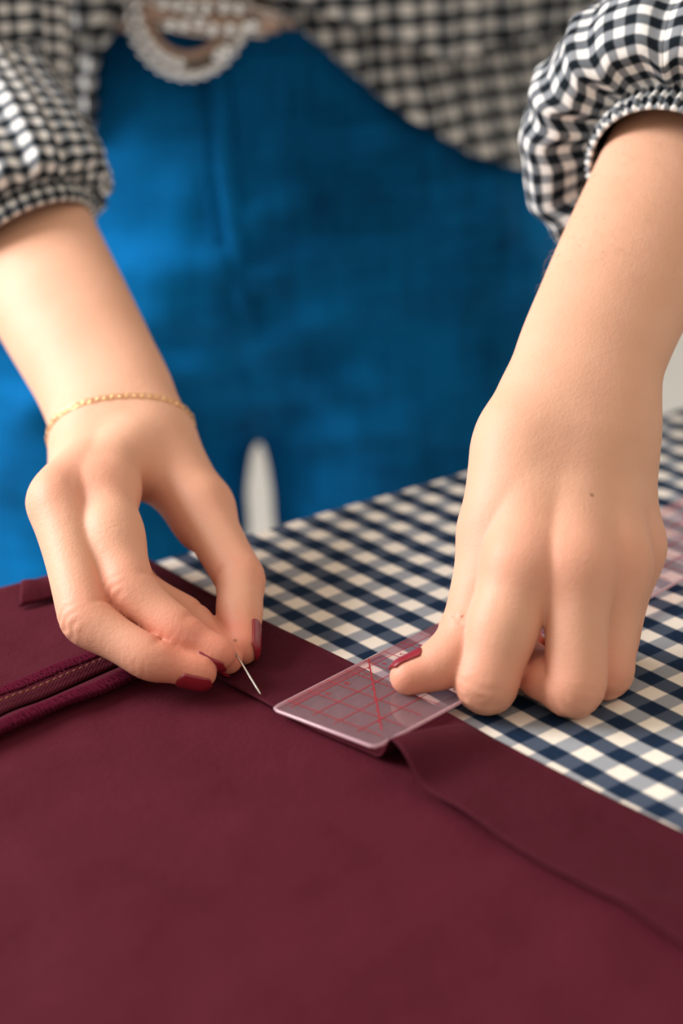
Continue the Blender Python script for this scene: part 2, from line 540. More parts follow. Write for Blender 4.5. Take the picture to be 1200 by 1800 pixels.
# ----------------------------------------------------------------- ruler
def build_ruler():
    ra = at_z(478, 1250, .0055); rb = at_z(627, 1335, .0075)
    rd = unit([math.cos(math.radians(47.0)), math.sin(math.radians(47.0)), 0])
    rn = np.array([rd[1], -rd[0], 0])         # across, towards the lens
    W = float(abs((rb - ra) @ rn)); L = .30
    o0 = ra
    def rp(l, w, dz=0.0):
        z = .0056 + .0016 * (w / W) * math.exp(-l / .05) + .0004 * math.sin(l * 20) - .0012 * min(1, l / .1)
        p = o0 + rd * l + rn * w
        return np.array([p[0], p[1], z + dz])
    root = thing('sewing_ruler', 'clear plastic sewing ruler with red grid held on the burgundy hem', 'ruler')
    # outline with rounded corners, thin slab
    th = .0013
    nl, nw = 60, 10
    V = []; r = .0022
    def row(l, dz):
        ins = 0
        if l < r: ins = r - math.sqrt(max(0, r * r - (r - l) ** 2))
        if l > L - r: ins = r - math.sqrt(max(0, r * r - (l - L + r) ** 2))
        return [rp(l, ins + (W - 2 * ins) * i / (nw - 1), dz) for i in range(nw)]
    ls = np.concatenate([[0, .0003, .0008, .0015], np.linspace(r, L - r, nl), [L - .0012, L - .0004, L]])
    top = [p for l in ls for p in row(l, th)]
    bot = [p for l in ls for p in row(l, 0)]
    n = len(ls); V = top + bot; off = len(top)
    F = [tuple(f) for f in grid_faces(nw, n)] + [tuple(off + i for i in reversed(f)) for f in grid_faces(nw, n)]
    for k in range(n - 1):
        F.append((k * nw, (k + 1) * nw, off + (k + 1) * nw, off + k * nw))
        a = k * nw + nw - 1; b = (k + 1) * nw + nw - 1
        F.append((b, a, off + a, off + b))
    for i in range(nw - 1):
        F.append((i, off + i, off + i + 1, i + 1)); a = (n - 1) * nw
        F.append((a + i + 1, off + a + i + 1, off + a + i, a + i))
    mesh_obj('plate', np.array(V), F, M['ruler'], root, False)
    ol = [rp(l, w, th * .55) for l, w in [(.06, 0), (.03, 0), (.003, 0), (.0008, .0006), (.0, .0025), (0, W * .5), (0, W - .0025), (.0006, W - .0007), (.0025, W), (.03, W), (.06, W), (.12, W), (.2, W), (L - .002, W)]]
    V_, F_ = tube_arrays(ol, th * .5, 8)  # added pale tube: paints the bright highlight along the ruler's rim
    o = mesh_obj('edge_highlight', np.array(V_), F_, M['ruler_edge_glint'], root); o['label'] = 'pale strip standing in for the bright highlight along the edge'
    # printing
    J = Joiner(); TK = Joiner()
    def line(J, l0, w0, l1, w1, wd, seg=1):
        dl, dw = l1 - l0, w1 - w0; k = math.hypot(dl, dw); pl, pw = -dw / k * wd / 2, dl / k * wd / 2
        for s in range(seg):
            a, b = s / seg, (s + 1) / seg
            q = [rp(l0 + dl * a + pl, w0 + dw * a + pw, th + .00016), rp(l0 + dl * b + pl, w0 + dw * b + pw, th + .00016),
                 rp(l0 + dl * b - pl, w0 + dw * b - pw, th + .00016), rp(l0 + dl * a - pl, w0 + dw * a - pw, th + .00016)]
            J.add(q, [(0, 1, 2, 3)])
    c = .0100
    for k in range(0, 29):
        line(J, .0070 + k * c, .0005, .0070 + k * c, W - .003, .00042, 4)
    for k in range(1, 5):
        w = .0052 + (k - 1) * c
        line(J, .004, w, L - .004, w, .00042, 40)
    line(J, .0490, .0006, .0490 - (W - .0066) * .96, W - .006, .00055, 6)
    for k in range(6):
        w = .006 + k * .006; l = .0490 - w * .96
        line(J, l - .0005, w, l + .0005, w, .0009)
    for k in range(1, 290):
        if k % 10: line(TK, .0070 + k * c / 10, .0003, .0070 + k * c / 10, .0048 if k % 5 else .0052, .00014)
    for w in (.0011, .0021, .0031, .0041):
        line(TK, .004, w, L - .004, w, .00010, 40)
    o = J.build('grid_lines', M['red_ink'], root, False); o['label'] = 'thin dark red printed grid'
    o = TK.build('edge_ticks', M['red_ink'], root, False); o['kind'] = 'stuff'; o['label'] = 'fine red millimetre marks'
    # numerals, upright for the woman behind the table
    for k, txt in enumerate(('9', '8', '7', '6', '5', '4')):
        for w, size in ((.0078, .0036), (W - .0062, .0036)):
            if w > .02 and k not in (3, 4, 5): continue
            cu = bpy.data.curves.new('numeral', 'FONT'); cu.body = txt; cu.size = size; cu.align_x = 'CENTER'; cu.align_y = 'CENTER'
            tmp = bpy.data.objects.new('tmp_text', cu); COL.objects.link(tmp)
            dg = bpy.context.evaluated_depsgraph_get()
            me = bpy.data.meshes.new_from_object(tmp.evaluated_get(dg))
            bpy.data.objects.remove(tmp, do_unlink=True); bpy.data.curves.remove(cu)
            me.materials.clear(); me.materials.append(M['red_ink'])
            lc = .0070 + (k + 1) * c + .0024
            for vtx in me.vertices:
                p = rp(lc - vtx.co.x, w + vtx.co.y, th + .0002)
                vtx.co = p
            o = bpy.data.objects.new('numeral', me); COL.objects.link(o); o.parent = root
build_ruler()

# ----------------------------------------------------------------- implicit surfaces
def smin(a, b, k):
    h = np.maximum(k - np.abs(a - b), 0) / k
    return np.minimum(a, b) - h * h * k * .25

class Chain:
    """a bent, tapering limb: swept ellipse along a smoothed polyline"""
    def __init__(self, pts, rad, hints, wl=1.0, wd=1.0, ds=.0015, sig=.004, pinch=0.0, joints=(), crease=0.0, knuckle=.0014):
        self.knuckle = knuckle
        pts = np.array(pts, float); rad = np.array(rad, float); hints = np.array([unit(h) for h in hints])
        seg = np.linalg.norm(np.diff(pts, axis=0), axis=1); cum = np.r_[0, np.cumsum(seg)]
        n = max(3, int(cum[-1] / ds) + 1); s = np.linspace(0, cum[-1], n); ds = s[1] - s[0]
        C = np.c_[[np.interp(s, cum, pts[:, k]) for k in range(3)]].T
        H = np.c_[[np.interp(s, cum, hints[:, k]) for k in range(3)]].T
        R = np.interp(s, cum, rad)
        def smooth(A, sg):
            w = int(3 * sg / ds) + 1
            if w < 2: return A
            ker = np.exp(-.5 * (np.arange(-w, w + 1) * ds / sg) ** 2); ker /= ker.sum()
            if A.ndim == 1: A = A[:, None]; one = True
            else: one = False
            lo = 2 * A[0] - A[1:w + 1][::-1] if len(A) > w else np.repeat(A[:1], w, 0)
            hi = 2 * A[-1] - A[-w - 1:-1][::-1] if len(A) > w else np.repeat(A[-1:], w, 0)
            P = np.vstack([lo, A, hi])
            o = np.stack([np.convolve(P[:, k], ker, 'valid') for k in range(A.shape[1])], 1)
            return o[:, 0] if one else o
        self.cum = cum
        C = smooth(C, sig); H = smooth(H, max(sig, .006)); R = smooth(R, .004)
        if pinch:
            for a, b in zip(cum[1:-1], cum[2:]):
                t = np.clip((s - a) / (b - a), 0, 1); R = R - pinch * np.sin(math.pi * t) ** 2
        T = np.gradient(C, axis=0); T /= np.linalg.norm(T, axis=1)[:, None]
        D = H - T * (H * T).sum(1)[:, None]; D /= np.linalg.norm(D, axis=1)[:, None]
        self.C, self.R, self.T, self.D, self.L = C, R, T, D, np.cross(T, D)
        self.s, self.ds, self.wl, self.wd = s, ds, wl, wd
        self.joints = [cum[j] for j in joints]; self.crease = crease
        pad = R.max() * max(wl, wd) + .018
        self.lo = C.min(0) - pad; self.hi = C.max(0) + pad
        self.c2 = (C * C).sum(1) - R * R
    def eval(self, X):
        out = np.full(len(X), .04)
        idx = np.nonzero(np.all((X > self.lo) & (X < self.hi), 1))[0]
        for a in range(0, len(idx), 60000):
            ii = idx[a:a + 60000]
            out[ii] = self._ev(X[ii])
        return out
    def _ev(self, P):
        i = np.argmin(self.c2[None, :] - 2 * P @ self.C.T, 1)
        q = P - self.C[i]; T = self.T[i]
        t = (q * T).sum(1)
        lim = self.ds * .75
        tc = np.clip(t, np.where(i == 0, 0, -lim), np.where(i == len(self.C) - 1, 0, lim))
        dR = np.gradient(self.R, self.ds)[i]
        r = self.R[i] + dR * tc
        q = q - T * tc[:, None]
        ql = (q * self.L[i]).sum(1); qd = (q * self.D[i]).sum(1); qt = (q * T).sum(1)
        e = np.sqrt((ql / self.wl) ** 2 + (qd / self.wd) ** 2 + qt * qt) + 1e-9
        d = e - r
        if self.crease:
            s = self.s[i] + tc
            cph = qd / np.sqrt(ql * ql + qd * qd + 1e-12)
            dors = np.clip(cph * 1.5 - .25, 0, 1); palm = np.clip(-cph * 1.6, 0, 1)
            for sj in self.joints:
                x = s - sj
                w = np.exp(-(x / .0046) ** 2) * (1 if sj == self.joints[0] else .45)
                wav = .5 + .5 * np.cos(2 * math.pi * x / .0026 + 1.3 * np.sin(ql * 800))
                d = d + self.crease * dors * w * (wav ** 2 - .3)
                d = d - (.0007 if sj == self.joints[0] else .0003) * dors * np.exp(-(x / .0050) ** 2)
                d = d + .0006 * palm * np.exp(-(x / .0016) ** 2)
            x = s - self.cum[1]
            d = d - self.knuckle * dors * np.exp(-(x / .0075) ** 2)
        return d

def surface_nets(f, lo, hi, h, B=4):
    """sparse surface nets: blocks of B^3 cells near the surface only"""
    lo = np.asarray(lo, float); hi = np.asarray(hi, float)
    nb = np.ceil((hi - lo) / (h * B)).astype(int)
    bi = np.stack(np.meshgrid(*[np.arange(k) for k in nb], indexing='ij'), -1).reshape(-1, 3)
    cen = lo + (bi + .5) * h * B
    d = f(cen)
    bi = bi[np.abs(d) < h * B * .95 + .0015]
    g = np.stack(np.meshgrid(*[np.arange(B + 1)] * 3, indexing='ij'), -1).reshape(-1, 3)
    S = nb * B + 2
    cells = []; pos = []; edges = []
    CH = 4000
    off8 = np.array([[a, b, c] for a in (0, 1) for b in (0, 1) for c in (0, 1)])
    for k in range(0, len(bi), CH):
        bb = bi[k:k + CH]
        node = (bb[:, None, :] * B + g[None])
        val = f((lo + node.reshape(-1, 3) * h)).reshape(len(bb), B + 1, B + 1, B + 1)
        neg = val < 0
        c8 = [neg[:, a:a + B, b:b + B, c:c + B] for a, b, c in off8]
        cnt = sum(x.astype(np.int8) for x in c8)
        act = np.nonzero((cnt > 0) & (cnt < 8))
        if len(act[0]) == 0: continue
        cell = np.stack(act[1:], 1) + bb[act[0]] * B
        v8 = np.stack([val[act[0], act[1] + a, act[2] + b, act[3] + c] for a, b, c in off8], 1)
        acc = np.zeros((len(cell), 3)); num = np.zeros(len(cell))
        for a in range(8):
            for ax in range(3):
                b = a | (4 >> ax)
                if b == a: continue
                cr = (v8[:, a] < 0) != (v8[:, b] < 0)
                t = np.where(cr, v8[:, a] / np.where(cr, v8[:, a] - v8[:, b], 1), 0)
                p = off8[a][None] + t[:, None] * (off8[b] - off8[a])[None]
                acc += np.where(cr[:, None], p, 0); num += cr
        pos.append(lo + (cell + acc / num[:, None]) * h)
        cells.append((cell[:, 0] * S[1] + cell[:, 1]) * S[2] + cell[:, 2])
        for ax in range(3):
            b = 4 >> ax
            cr = (v8[:, 0] < 0) != (v8[:, b] < 0)
            edges.append(np.c_[cell[cr], np.full(cr.sum(), ax), (v8[cr, 0] < 0)])
    ids = np.concatenate(cells); P = np.concatenate(pos); E = np.concatenate(edges).astype(np.int64)
    order = np.argsort(ids); ids = ids[order]; P = P[order]
    st = np.array([S[1] * S[2], S[2], 1])
    base = E[:, :3] @ st
    ax = E[:, 3]; u = st[(ax + 1) % 3]; v = st[(ax + 2) % 3]
    q = np.stack([base - u - v, base - v, base, base - u], 1)
    k = np.searchsorted(ids, q); k = np.minimum(k, len(ids) - 1)
    ok = (ids[k] == q).all(1)
    F = k[ok]; fl = E[ok, 4] == 1
    F[~fl] = F[~fl][:, ::-1]
    # light relaxation
    for _ in range(2):
        acc = np.zeros_like(P); n = np.zeros(len(P))
        for a in range(4):
            np.add.at(acc, F[:, a], P[F[:, (a + 1) % 4]]); np.add.at(acc, F[:, a], P[F[:, (a - 1) % 4]]); np.add.at(n, F[:, a], 2)
        P = P + .45 * (acc / np.maximum(n, 1)[:, None] - P) * (n > 0)[:, None]
    return P, F

# ----------------------------------------------------------------- the two arms
class Arm: pass
def J3(u, v, d): return at(u, v, d)

def digit(rows, hints, **kw):
    pts = [J3(*r[:3]) for r in rows]; rad = [r[3] * .001 for r in rows]
    return Chain(pts, rad, [cdir(*h) for h in hints], **kw)

def build_arm_right():
    """the woman's right arm (picture left): pinches the pin"""
    A = Arm()
    kw = dict(wl=1.03, wd=.97, pinch=.0007, joints=(2, 3), crease=.00052)
    A.index = digit([(205, 800, .728, 9), (180, 877, .702, 12.8), (194, 945, .686, 13.2), (228, 1040, .672, 9.8), (318, 1113, .664, 8.0), (384, 1148, .662, 6.1)],
                    [(-.5, -.2, 1), (-.6, .1, 1), (-.65, .3, .8), (-.75, .55, .55), (-.35, .9, .42), (-.2, 1, .42)], **dict(kw, joints=(3, 4)))
    A.middle = digit([(160, 800, .735, 9), (100, 878, .694, 11.2), (150, 1090, .664, 9.6), (266, 1160, .656, 7.9), (350, 1182, .658, 6.2)],
                     [(-.6, -.2, 1), (-.8, 0, 1), (-.75, .55, .5), (-.35, .9, .5), (-.15, .95, .6)], **kw)
    A.ring = digit([(155, 815, .752, 9), (100, 893, .717, 10.5), (222, 1024, .702, 8.8), (338, 1088, .693, 7.4), (398, 1157, .6705, 5.9)],
                   [(-1, 0, .5), (-1, .1, .5), (-.8, .5, -.3), (-.3, .9, .3), (-.3, .9, .6)], **kw)
    A.little = digit([(150, 820, .770, 9.5), (118, 895, .742, 9.5), (200, 985, .732, 7.8), (258, 1032, .722, 6.6), (296, 1066, .7135, 5.4)],
                     [(-1, .1, .2), (-1, .1, .2), (-.8, .5, -.2), (-.6, .8, .2), (-.5, .9, .3)], **kw)
    A.thumb = digit([(272, 775, .752, 12.5), (352, 895, .727, 12.0), (423, 1020, .706, 9.8), (420, 1080, .692, 9.3), (426, 1136, .679, 6.6)],
                    [(.6, -.6, .5), (.8, -.5, .4), (.95, .15, .3), (.93, .25, .35), (.93, .25, .38)],
                    wl=1.05, wd=.95, pinch=.0004, joints=(2,), crease=.0007)
    wrist = J3(212, 745, .760)
    A.fore = Chain([J3(200, 795, .749), wrist, J3(170, 655, .782), J3(110, 545, .805), J3(32, 395, .85), J3(-40, 255, .90)],
                   [.019, .0232, .0232, .0250, .0270, .031],
                   [cdir(-.2, -.5, 1)] * 6, wl=1.17, wd=.86, ds=.002, sig=.012)
    A.fill = [
        Chain([J3(195, 862, .706), J3(112, 868, .700), J3(108, 892, .727), J3(125, 892, .748)], [.0105, .0105, .0102, .0095], [cdir(-.3, 0, 1)] * 4, sig=.006),
        Chain([J3(232, 805, .735), J3(160, 825, .731), J3(150, 838, .756)], [.0130, .0130, .012], [cdir(-.3, 0, 1)] * 3, sig=.006),
        Chain([J3(262, 775, .752), J3(180, 780, .755)], [.0155, .016], [cdir(-.3, 0, 1)] * 2, sig=.006),
        # web and thenar flesh between thumb and index
        Chain([J3(225, 808, .731), J3(290, 828, .739), J3(350, 888, .732)], [.0088, .0088, .0105], [cdir(0, -.5, 1)] * 3, sig=.006),
        Chain([J3(160, 835, .716), J3(140, 885, .704)], [.0105, .0085], [cdir(-.3, 0, 1)] * 2, sig=.006),
        Chain([J3(285, 795, .751), J3(338, 875, .745), J3(360, 930, .730)], [.0125, .0110, .0092], [cdir(0, -.5, 1)] * 3, sig=.006),
    ]
    A.digits = [A.index, A.middle, A.ring, A.little, A.thumb]
    A.web_k = .006
    return A

def build_arm_left():
    """the woman's left arm (picture right): presses thumb and knuckles on the ruler"""
    A = Arm()
    kw = dict(wl=1.04, wd=.97, pinch=.0006, joints=(2, 3), crease=.00032)
    A.index = digit([(960, 840, .674, 8.5), (918, 992, .650, 12.2), (886, 1100, .646, 12.2), (851, 1211, .6435, 10.7), (890, 1146, .668, 8.2), (925, 1128, .686, 6.2)],
                    [(-.2, -.3, 1), (-.3, -.1, 1), (-.3, .1, 1), (-.5, .7, .6), (0, 1, -.1), (0, 1, -.2)], **dict(kw, joints=(3, 4)))
    A.middle = digit([(1010, 840, .674, 8.5), (1014, 994, .648, 12.0), (1012, 1219, .6415, 10.4), (946, 1184, .652, 8.6), (938, 1160, .676, 6.6)],
                     [(0, -.3, 1), (0, -.1, 1), (.2, .8, .6), (-.1, 1, 0), (-.3, .9, -.3)], **kw)
    A.ring = digit([(1055, 840, .680, 8.5), (1082, 985, .660, 11.0), (1066, 1194, .6545, 9.4), (1020, 1140, .670, 7.8), (985, 1135, .687, 6.2)],
                   [(.3, -.3, 1), (.3, -.1, 1), (.5, .8, .5), (0, 1, -.1), (0, 1, -.2)], **kw)
    A.little = digit([(1085, 840, .688, 9.5), (1116, 968, .679, 9.8), (1078, 1150, .669, 8.2), (1040, 1126, .680, 6.8), (1010, 1118, .692, 5.6)],
                     [(.6, -.3, 1), (.6, -.1, 1), (.6, .8, .4), (0, 1, -.1), (0, 1, -.2)], **kw)
    A.thumb = digit([(915, 770, .682, 13), (868, 935, .670, 12.2), (829, 1112, .656, 10.8), (782, 1168, .6505, 10.0), (720, 1188, .6485, 7.0)],
                    [(-.9, 0, .6), (-.9, -.1, .5), (-.8, -.6, .35), (-.35, -1, -.12), (-.15, -1, -.25)],
                    wl=1.05, wd=.96, pinch=.0003, joints=(2,), crease=.0011)
    A.fore = Chain([J3(1005, 760, .684), J3(1022, 662, .690), J3(1065, 560, .706), J3(1110, 465, .720), J3(1180, 325, .748), J3(1265, 165, .79)],
                   [.0228, .0236, .0240, .0252, .0268, .030],
                   [cdir(-.1, -.2, 1)] * 6, wl=1.16, wd=.86, ds=.002, sig=.012)
    A.fill = [
        Chain([J3(925, 975, .656), J3(1010, 985, .655), J3(1078, 975, .665), J3(1108, 960, .682)], [.0110, .0113, .0108, .0098], [cdir(0, 0, 1)] * 4, sig=.006),
        Chain([J3(930, 1020, .655), J3(1012, 1028, .654), J3(1078, 1012, .664)], [.0095, .0098, .0090], [cdir(0, 0, 1)] * 3, sig=.006),
        Chain([J3(945, 900, .667), J3(1015, 900, .665), J3(1078, 895, .678)], [.0135, .0138, .0125], [cdir(0, 0, 1)] * 3, sig=.006),
        Chain([J3(945, 820, .678), J3(1010, 820, .676), J3(1075, 815, .685)], [.0155, .0160, .0150], [cdir(0, 0, 1)] * 3, sig=.006),
        Chain([J3(960, 740, .688), J3(1060, 740, .690)], [.0185, .0185], [cdir(0, 0, 1)] * 2, sig=.006),
        Chain([J3(915, 800, .680), J3(905, 880, .672), J3(885, 950, .670)], [.0165, .0145, .0110], [cdir(0, 0, 1)] * 3, sig=.006),
    ]
    A.digits = [A.index, A.middle, A.ring, A.little, A.thumb]
    A.web_k = .009
    return A

def arm_field(A):
    def f(X):
        fg = None
        for c in A.digits:
            d = c.eval(X)
            fg = d if fg is None else smin(fg, d, .0013)
        pal = A.fore.eval(X)
        for c in A.fill:
            pal = smin(pal, c.eval(X), .012)
        return smin(fg, pal, A.web_k)
    return f

arm_R = build_arm_right(); arm_L = build_arm_left()
ARM_H = 0.00080
def mesh_arm(A):
    f = arm_field(A); A.f = f
    cs = A.digits + [A.fore] + A.fill
    lo = np.min([c.C.min(0) - c.R.max() * 1.3 for c in cs], 0) - .006
    hi = np.max([c.C.max(0) + c.R.max() * 1.3 for c in cs], 0) + .006
    P, F = surface_nets(f, lo, hi, ARM_H)
    red = np.zeros(len(P))
    for c in A.digits:
        for sj, amp, sg in [(c.cum[1], .45, .010)] + [(q, .75, .008) for q in c.joints] + [(c.s[-1] + .003, .9, .010)]:
            k = min(len(c.C) - 1, int(round(sj / c.ds)))
            red += amp * np.exp(-(np.linalg.norm(P - c.C[k], axis=1) / (sg + c.R[k] * .5)) ** 2)
    return P, F, np.clip(red, 0, 1)

person = thing('person', 'person in gingham blouse and blue jeans pinning a burgundy hem with both hands', 'person')

XB = -0.053; YC = 0.40                        # trunk axis
SH_R = np.array([XB - .165, .26, .47]); SH_L = np.array([XB + .165, .26, .47])
def body_field_build():
    el_R = J3(-75, 190, .935); el_L = J3(1420, 45, .85)
    ch = [Chain([arm_R.fore.C[-14], el_R, SH_R], [.028, .036, .045], [(0, 1, 0)] * 3, ds=.006, sig=.02),
          Chain([arm_L.fore.C[-14], el_L, SH_L], [.028, .036, .045], [(0, 1, 0)] * 3, ds=.006, sig=.02),
          Chain([(XB, YC, .04), (XB, YC, .10), (XB, YC - .01, .22), (XB, .33, .38), (XB, .29, .48)], [.075, .082, .082, .095, .07], [(0, -1, 0)] * 5, wl=1.45, wd=.9, ds=.008, sig=.03),
          Chain([SH_R, (XB, .27, .49), SH_L], [.045, .05, .045], [(0, -1, 0)] * 3, ds=.008, sig=.02)]
    def f(X):
        d = None
        for c in ch:
            e = c.eval(X); d = e if d is None else smin(d, e, .03)
        return d
    lo = np.min([c.C.min(0) - c.R.max() * 1.6 for c in ch], 0); hi = np.max([c.C.max(0) + c.R.max() * 1.6 for c in ch], 0)
    return surface_nets(f, lo, hi, .007), el_R, el_L
(body_P, body_F), EL_R, EL_L = body_field_build()
PR, FR, RR = mesh_arm(arm_R); PL, FL, RL = mesh_arm(arm_L)
P_all = np.concatenate([PR, PL, body_P])
F_all = np.concatenate([FR, FL + len(PR), body_F + len(PR) + len(PL)])
body = mesh_obj('body', P_all, F_all, M['skin'], person)
att = body.data.attributes.new('redness', 'FLOAT', 'POINT')
att.data.foreach_set('value', np.concatenate([RR, RL, np.zeros(len(body_P))]).astype(np.float32))

# ----------------------------------------------------------------- fingernails
def nail(c, length, lift=.00035, half=.90, over=.88):
    nu, nv = 15, 16
    rt = c.R[-1]; V = []
    for j in range(nv):
        for i in range(nu):
            b = -1 + 2 * i / (nu - 1)
            phi = b * half
            a = j / (nv - 1)
            x0 = -(length - rt * over) + .0022 * b * b * abs(b)
            x1 = rt * over - .0016 * b * b
            x = x0 + (x1 - x0) * a            # along the finger, 0 = centre of the tip
            if x <= 0:
                k = np.clip((len(c.C) - 1) + x / c.ds, 0, len(c.C) - 1); k0 = int(k); k1 = min(k0 + 1, len(c.C) - 1); w = k - k0
                C = c.C[k0] * (1 - w) + c.C[k1] * w; R = c.R[k0] * (1 - w) + c.R[k1] * w
            else:
                C = c.C[-1] + c.T[-1] * x; k0 = len(c.C) - 1
                R = rt * (1 - .75 * (1 - math.sqrt(max(0, 1 - (x / rt) ** 2))))
            l = lift * (1 if 0 < j else .2)
            # the plate is flatter than the finger across
            p = C + c.D[k0] * (c.wd * (R + l) * (math.cos(phi) * .93 + .07)) + c.L[k0] * (c.wl * (R + l) * math.sin(phi) * .97)
            V.append(p)
    o = mesh_obj('fingernail', np.array(V), grid_faces(nu, nv), M['nail'], person)
    o['label'] = 'dark red varnished fingernail'
    solidify(o, .0006, 0)
    return o
nail(arm_R.index, .0125); nail(arm_R.middle, .0125); nail(arm_R.ring, .0120); nail(arm_R.little, .010); nail(arm_R.thumb, .0150)
nail(arm_L.index, .0125); nail(arm_L.middle, .0125); nail(arm_L.ring, .0120); nail(arm_L.little, .010); nail(arm_L.thumb, .0130)

# ----------------------------------------------------------------- jeans
def jeans_build():
    H = [(0, -1, 0)]
    trunk = Chain([(XB, YC, .21), (XB, YC, .15), (XB, YC - .002, .085), (XB, YC, .040)],
                  [.108, .112, .126, .131], H * 4, wl=1.46, wd=.98, ds=.006, sig=.02)
    lR = Chain([(XB - .100, YC, .0), (XB - .101, YC - .012, -.10), (XB - .108, YC - .022, -.25), (XB - .115, YC + .01, -.50), (XB - .115, YC + .03, FLOOR_Z + .075)],
               [.099, .0975, .090, .070, .058], H * 5, wl=1.0, wd=1.08, ds=.006, sig=.03)
    lL = Chain([(XB + .100, YC, .0), (XB + .101, YC - .008, -.10), (XB + .108, YC - .012, -.25), (XB + .115, YC + .01, -.50), (XB + .115, YC + .03, FLOOR_Z + .075)],
               [.099, .0975, .090, .070, .058], H * 5, wl=1.0, wd=1.08, ds=.006, sig=.03)
    def base(X):
        return smin(trunk.eval(X), np.minimum(lR.eval(X), lL.eval(X)), .03)
    def trace(u, v):
        k = RIGHT * ((u - 600) / FPX) + DOWN * ((v - 900) / FPX) + FWD; kn = np.linalg.norm(k)
        t = .80
        for _ in range(140):
            d = base((CAM + k * t)[None])[0]
            if abs(d) < .0003: break
            t += min(d, .02) / kn * .8
            if t > 1.6: return None
        return CAM + k * t
    folds = [ # pixel polylines of the raised folds, radius
        ([(475, 690), (570, 672), (700, 650), (860, 660)], .022),
        ([(455, 610), (560, 555), (700, 505), (930, 470)], .022),
        ([(450, 500), (560, 445), (700, 415), (880, 400)], .020),
        ([(520, 770), (620, 735), (760, 730), (860, 760)], .026),
        ([(440, 380), (560, 345), (720, 325), (860, 330)], .018),
        ([(200, 560), (300, 545), (410, 560)], .024),
        ([(130, 470), (250, 480), (380, 470)], .024),
        ([(60, 720), (230, 650), (390, 640)], .022),
        ([(480, 250), (640, 235), (780, 260)], .016),
    ]
    ch = []
    for px, r in folds:
        r = r * .56
        pts = [trace(*p) for p in px]
        pts = [p for p in pts if p is not None]
        if len(pts) < 2: continue
        pts = [p + np.array([0, r * .12, 0]) for p in pts]
        rr = [r * (.55 if i in (0, len(pts) - 1) else 1) for i in range(len(pts))]
        ch.append(Chain(pts, rr, H * len(pts), ds=.004, sig=.012))
    def f(X):
        d = base(X)
        for c in ch: d = smin(d, c.eval(X), .014)
        q = X
        d = d + .0016 * np.sin(q[:, 2] * 90 + 3 * np.sin(q[:, 0] * 40)) * np.sin(q[:, 0] * 55 + q[:, 2] * 30)
        return d
    cs = [trunk, lR, lL]
    lo = np.min([c.C.min(0) - c.R.max() * 1.6 for c in cs], 0); hi = np.max([c.C.max(0) + c.R.max() * 1.6 for c in cs], 0)
    lo[2] = FLOOR_Z + .02
    P, F = surface_nets(f, lo, hi, .0045)
    o = mesh_obj('jeans', P, F, M['denim'], person)
    o['label'] = 'high waisted mid blue jeans'
    # fly placket and its stitching
    def strip(px, halfw, name, lift, mat, par, sol):
        V = []; nu = 7
        for (u, v) in px:
            for i in range(nu):
                b = -1 + 2 * i / (nu - 1)
                p = trace(u + b * halfw, v)
                V.append(p - FWD * (lift * (1 - .75 * b ** 4)))
        q = mesh_obj(name, np.array(V), grid_faces(nu, len(px)), mat, par); solidify(q, sol, 0); return q
    pl = [(np.interp(v, [120, 300, 450, 580], [384, 398, 420, 436]), v) for v in np.linspace(120, 585, 30)]
    strip(pl, 17, 'fly_placket', .0040, M['denim'], o, .002)
    sm = [(np.interp(v, [120, 300, 450, 580, 700], [350, 362, 380, 400, 440]), v) for v in np.linspace(120, 700, 34)]
    strip(sm, 3, 'fly_seam', .0012, M['denim'], o, .001)
    return o, trace
jeans, trace_jeans = jeans_build()

# shoes stand on the floor so the figure does not hover
for sx in (-1, 1):
    x = XB + sx * .115; y = YC + .03
    c = Chain([(x, y + .03, FLOOR_Z + .045), (x, y - .05, FLOOR_Z + .04), (x, y - .15, FLOOR_Z + .032)], [.040, .038, .031], [(0, 0, 1)] * 3, wl=1.05, wd=.95, ds=.006, sig=.015)
    P, F = surface_nets(lambda X: np.maximum(smin(c.eval(X), np.linalg.norm(X - np.array([x, y + .02, FLOOR_Z + .08]), axis=1) - .045, .02), FLOOR_Z + .002 - X[:, 2]),
                        c.lo - .03, c.hi + np.array([.03, .03, .08]), .006)
    o = mesh_obj('shoe', P, F, simple_mat('shoe_leather', (0.55, 0.5, 0.44), .5), person)

# ----------------------------------------------------------------- blouse
PER = .0085                                    # one gingham repeat of the blouse
blouse = bpy.data.objects.new('blouse', None); COL.objects.link(blouse); blouse.parent = person
blouse['label'] = 'black and white gingham blouse with gathered puff sleeves'

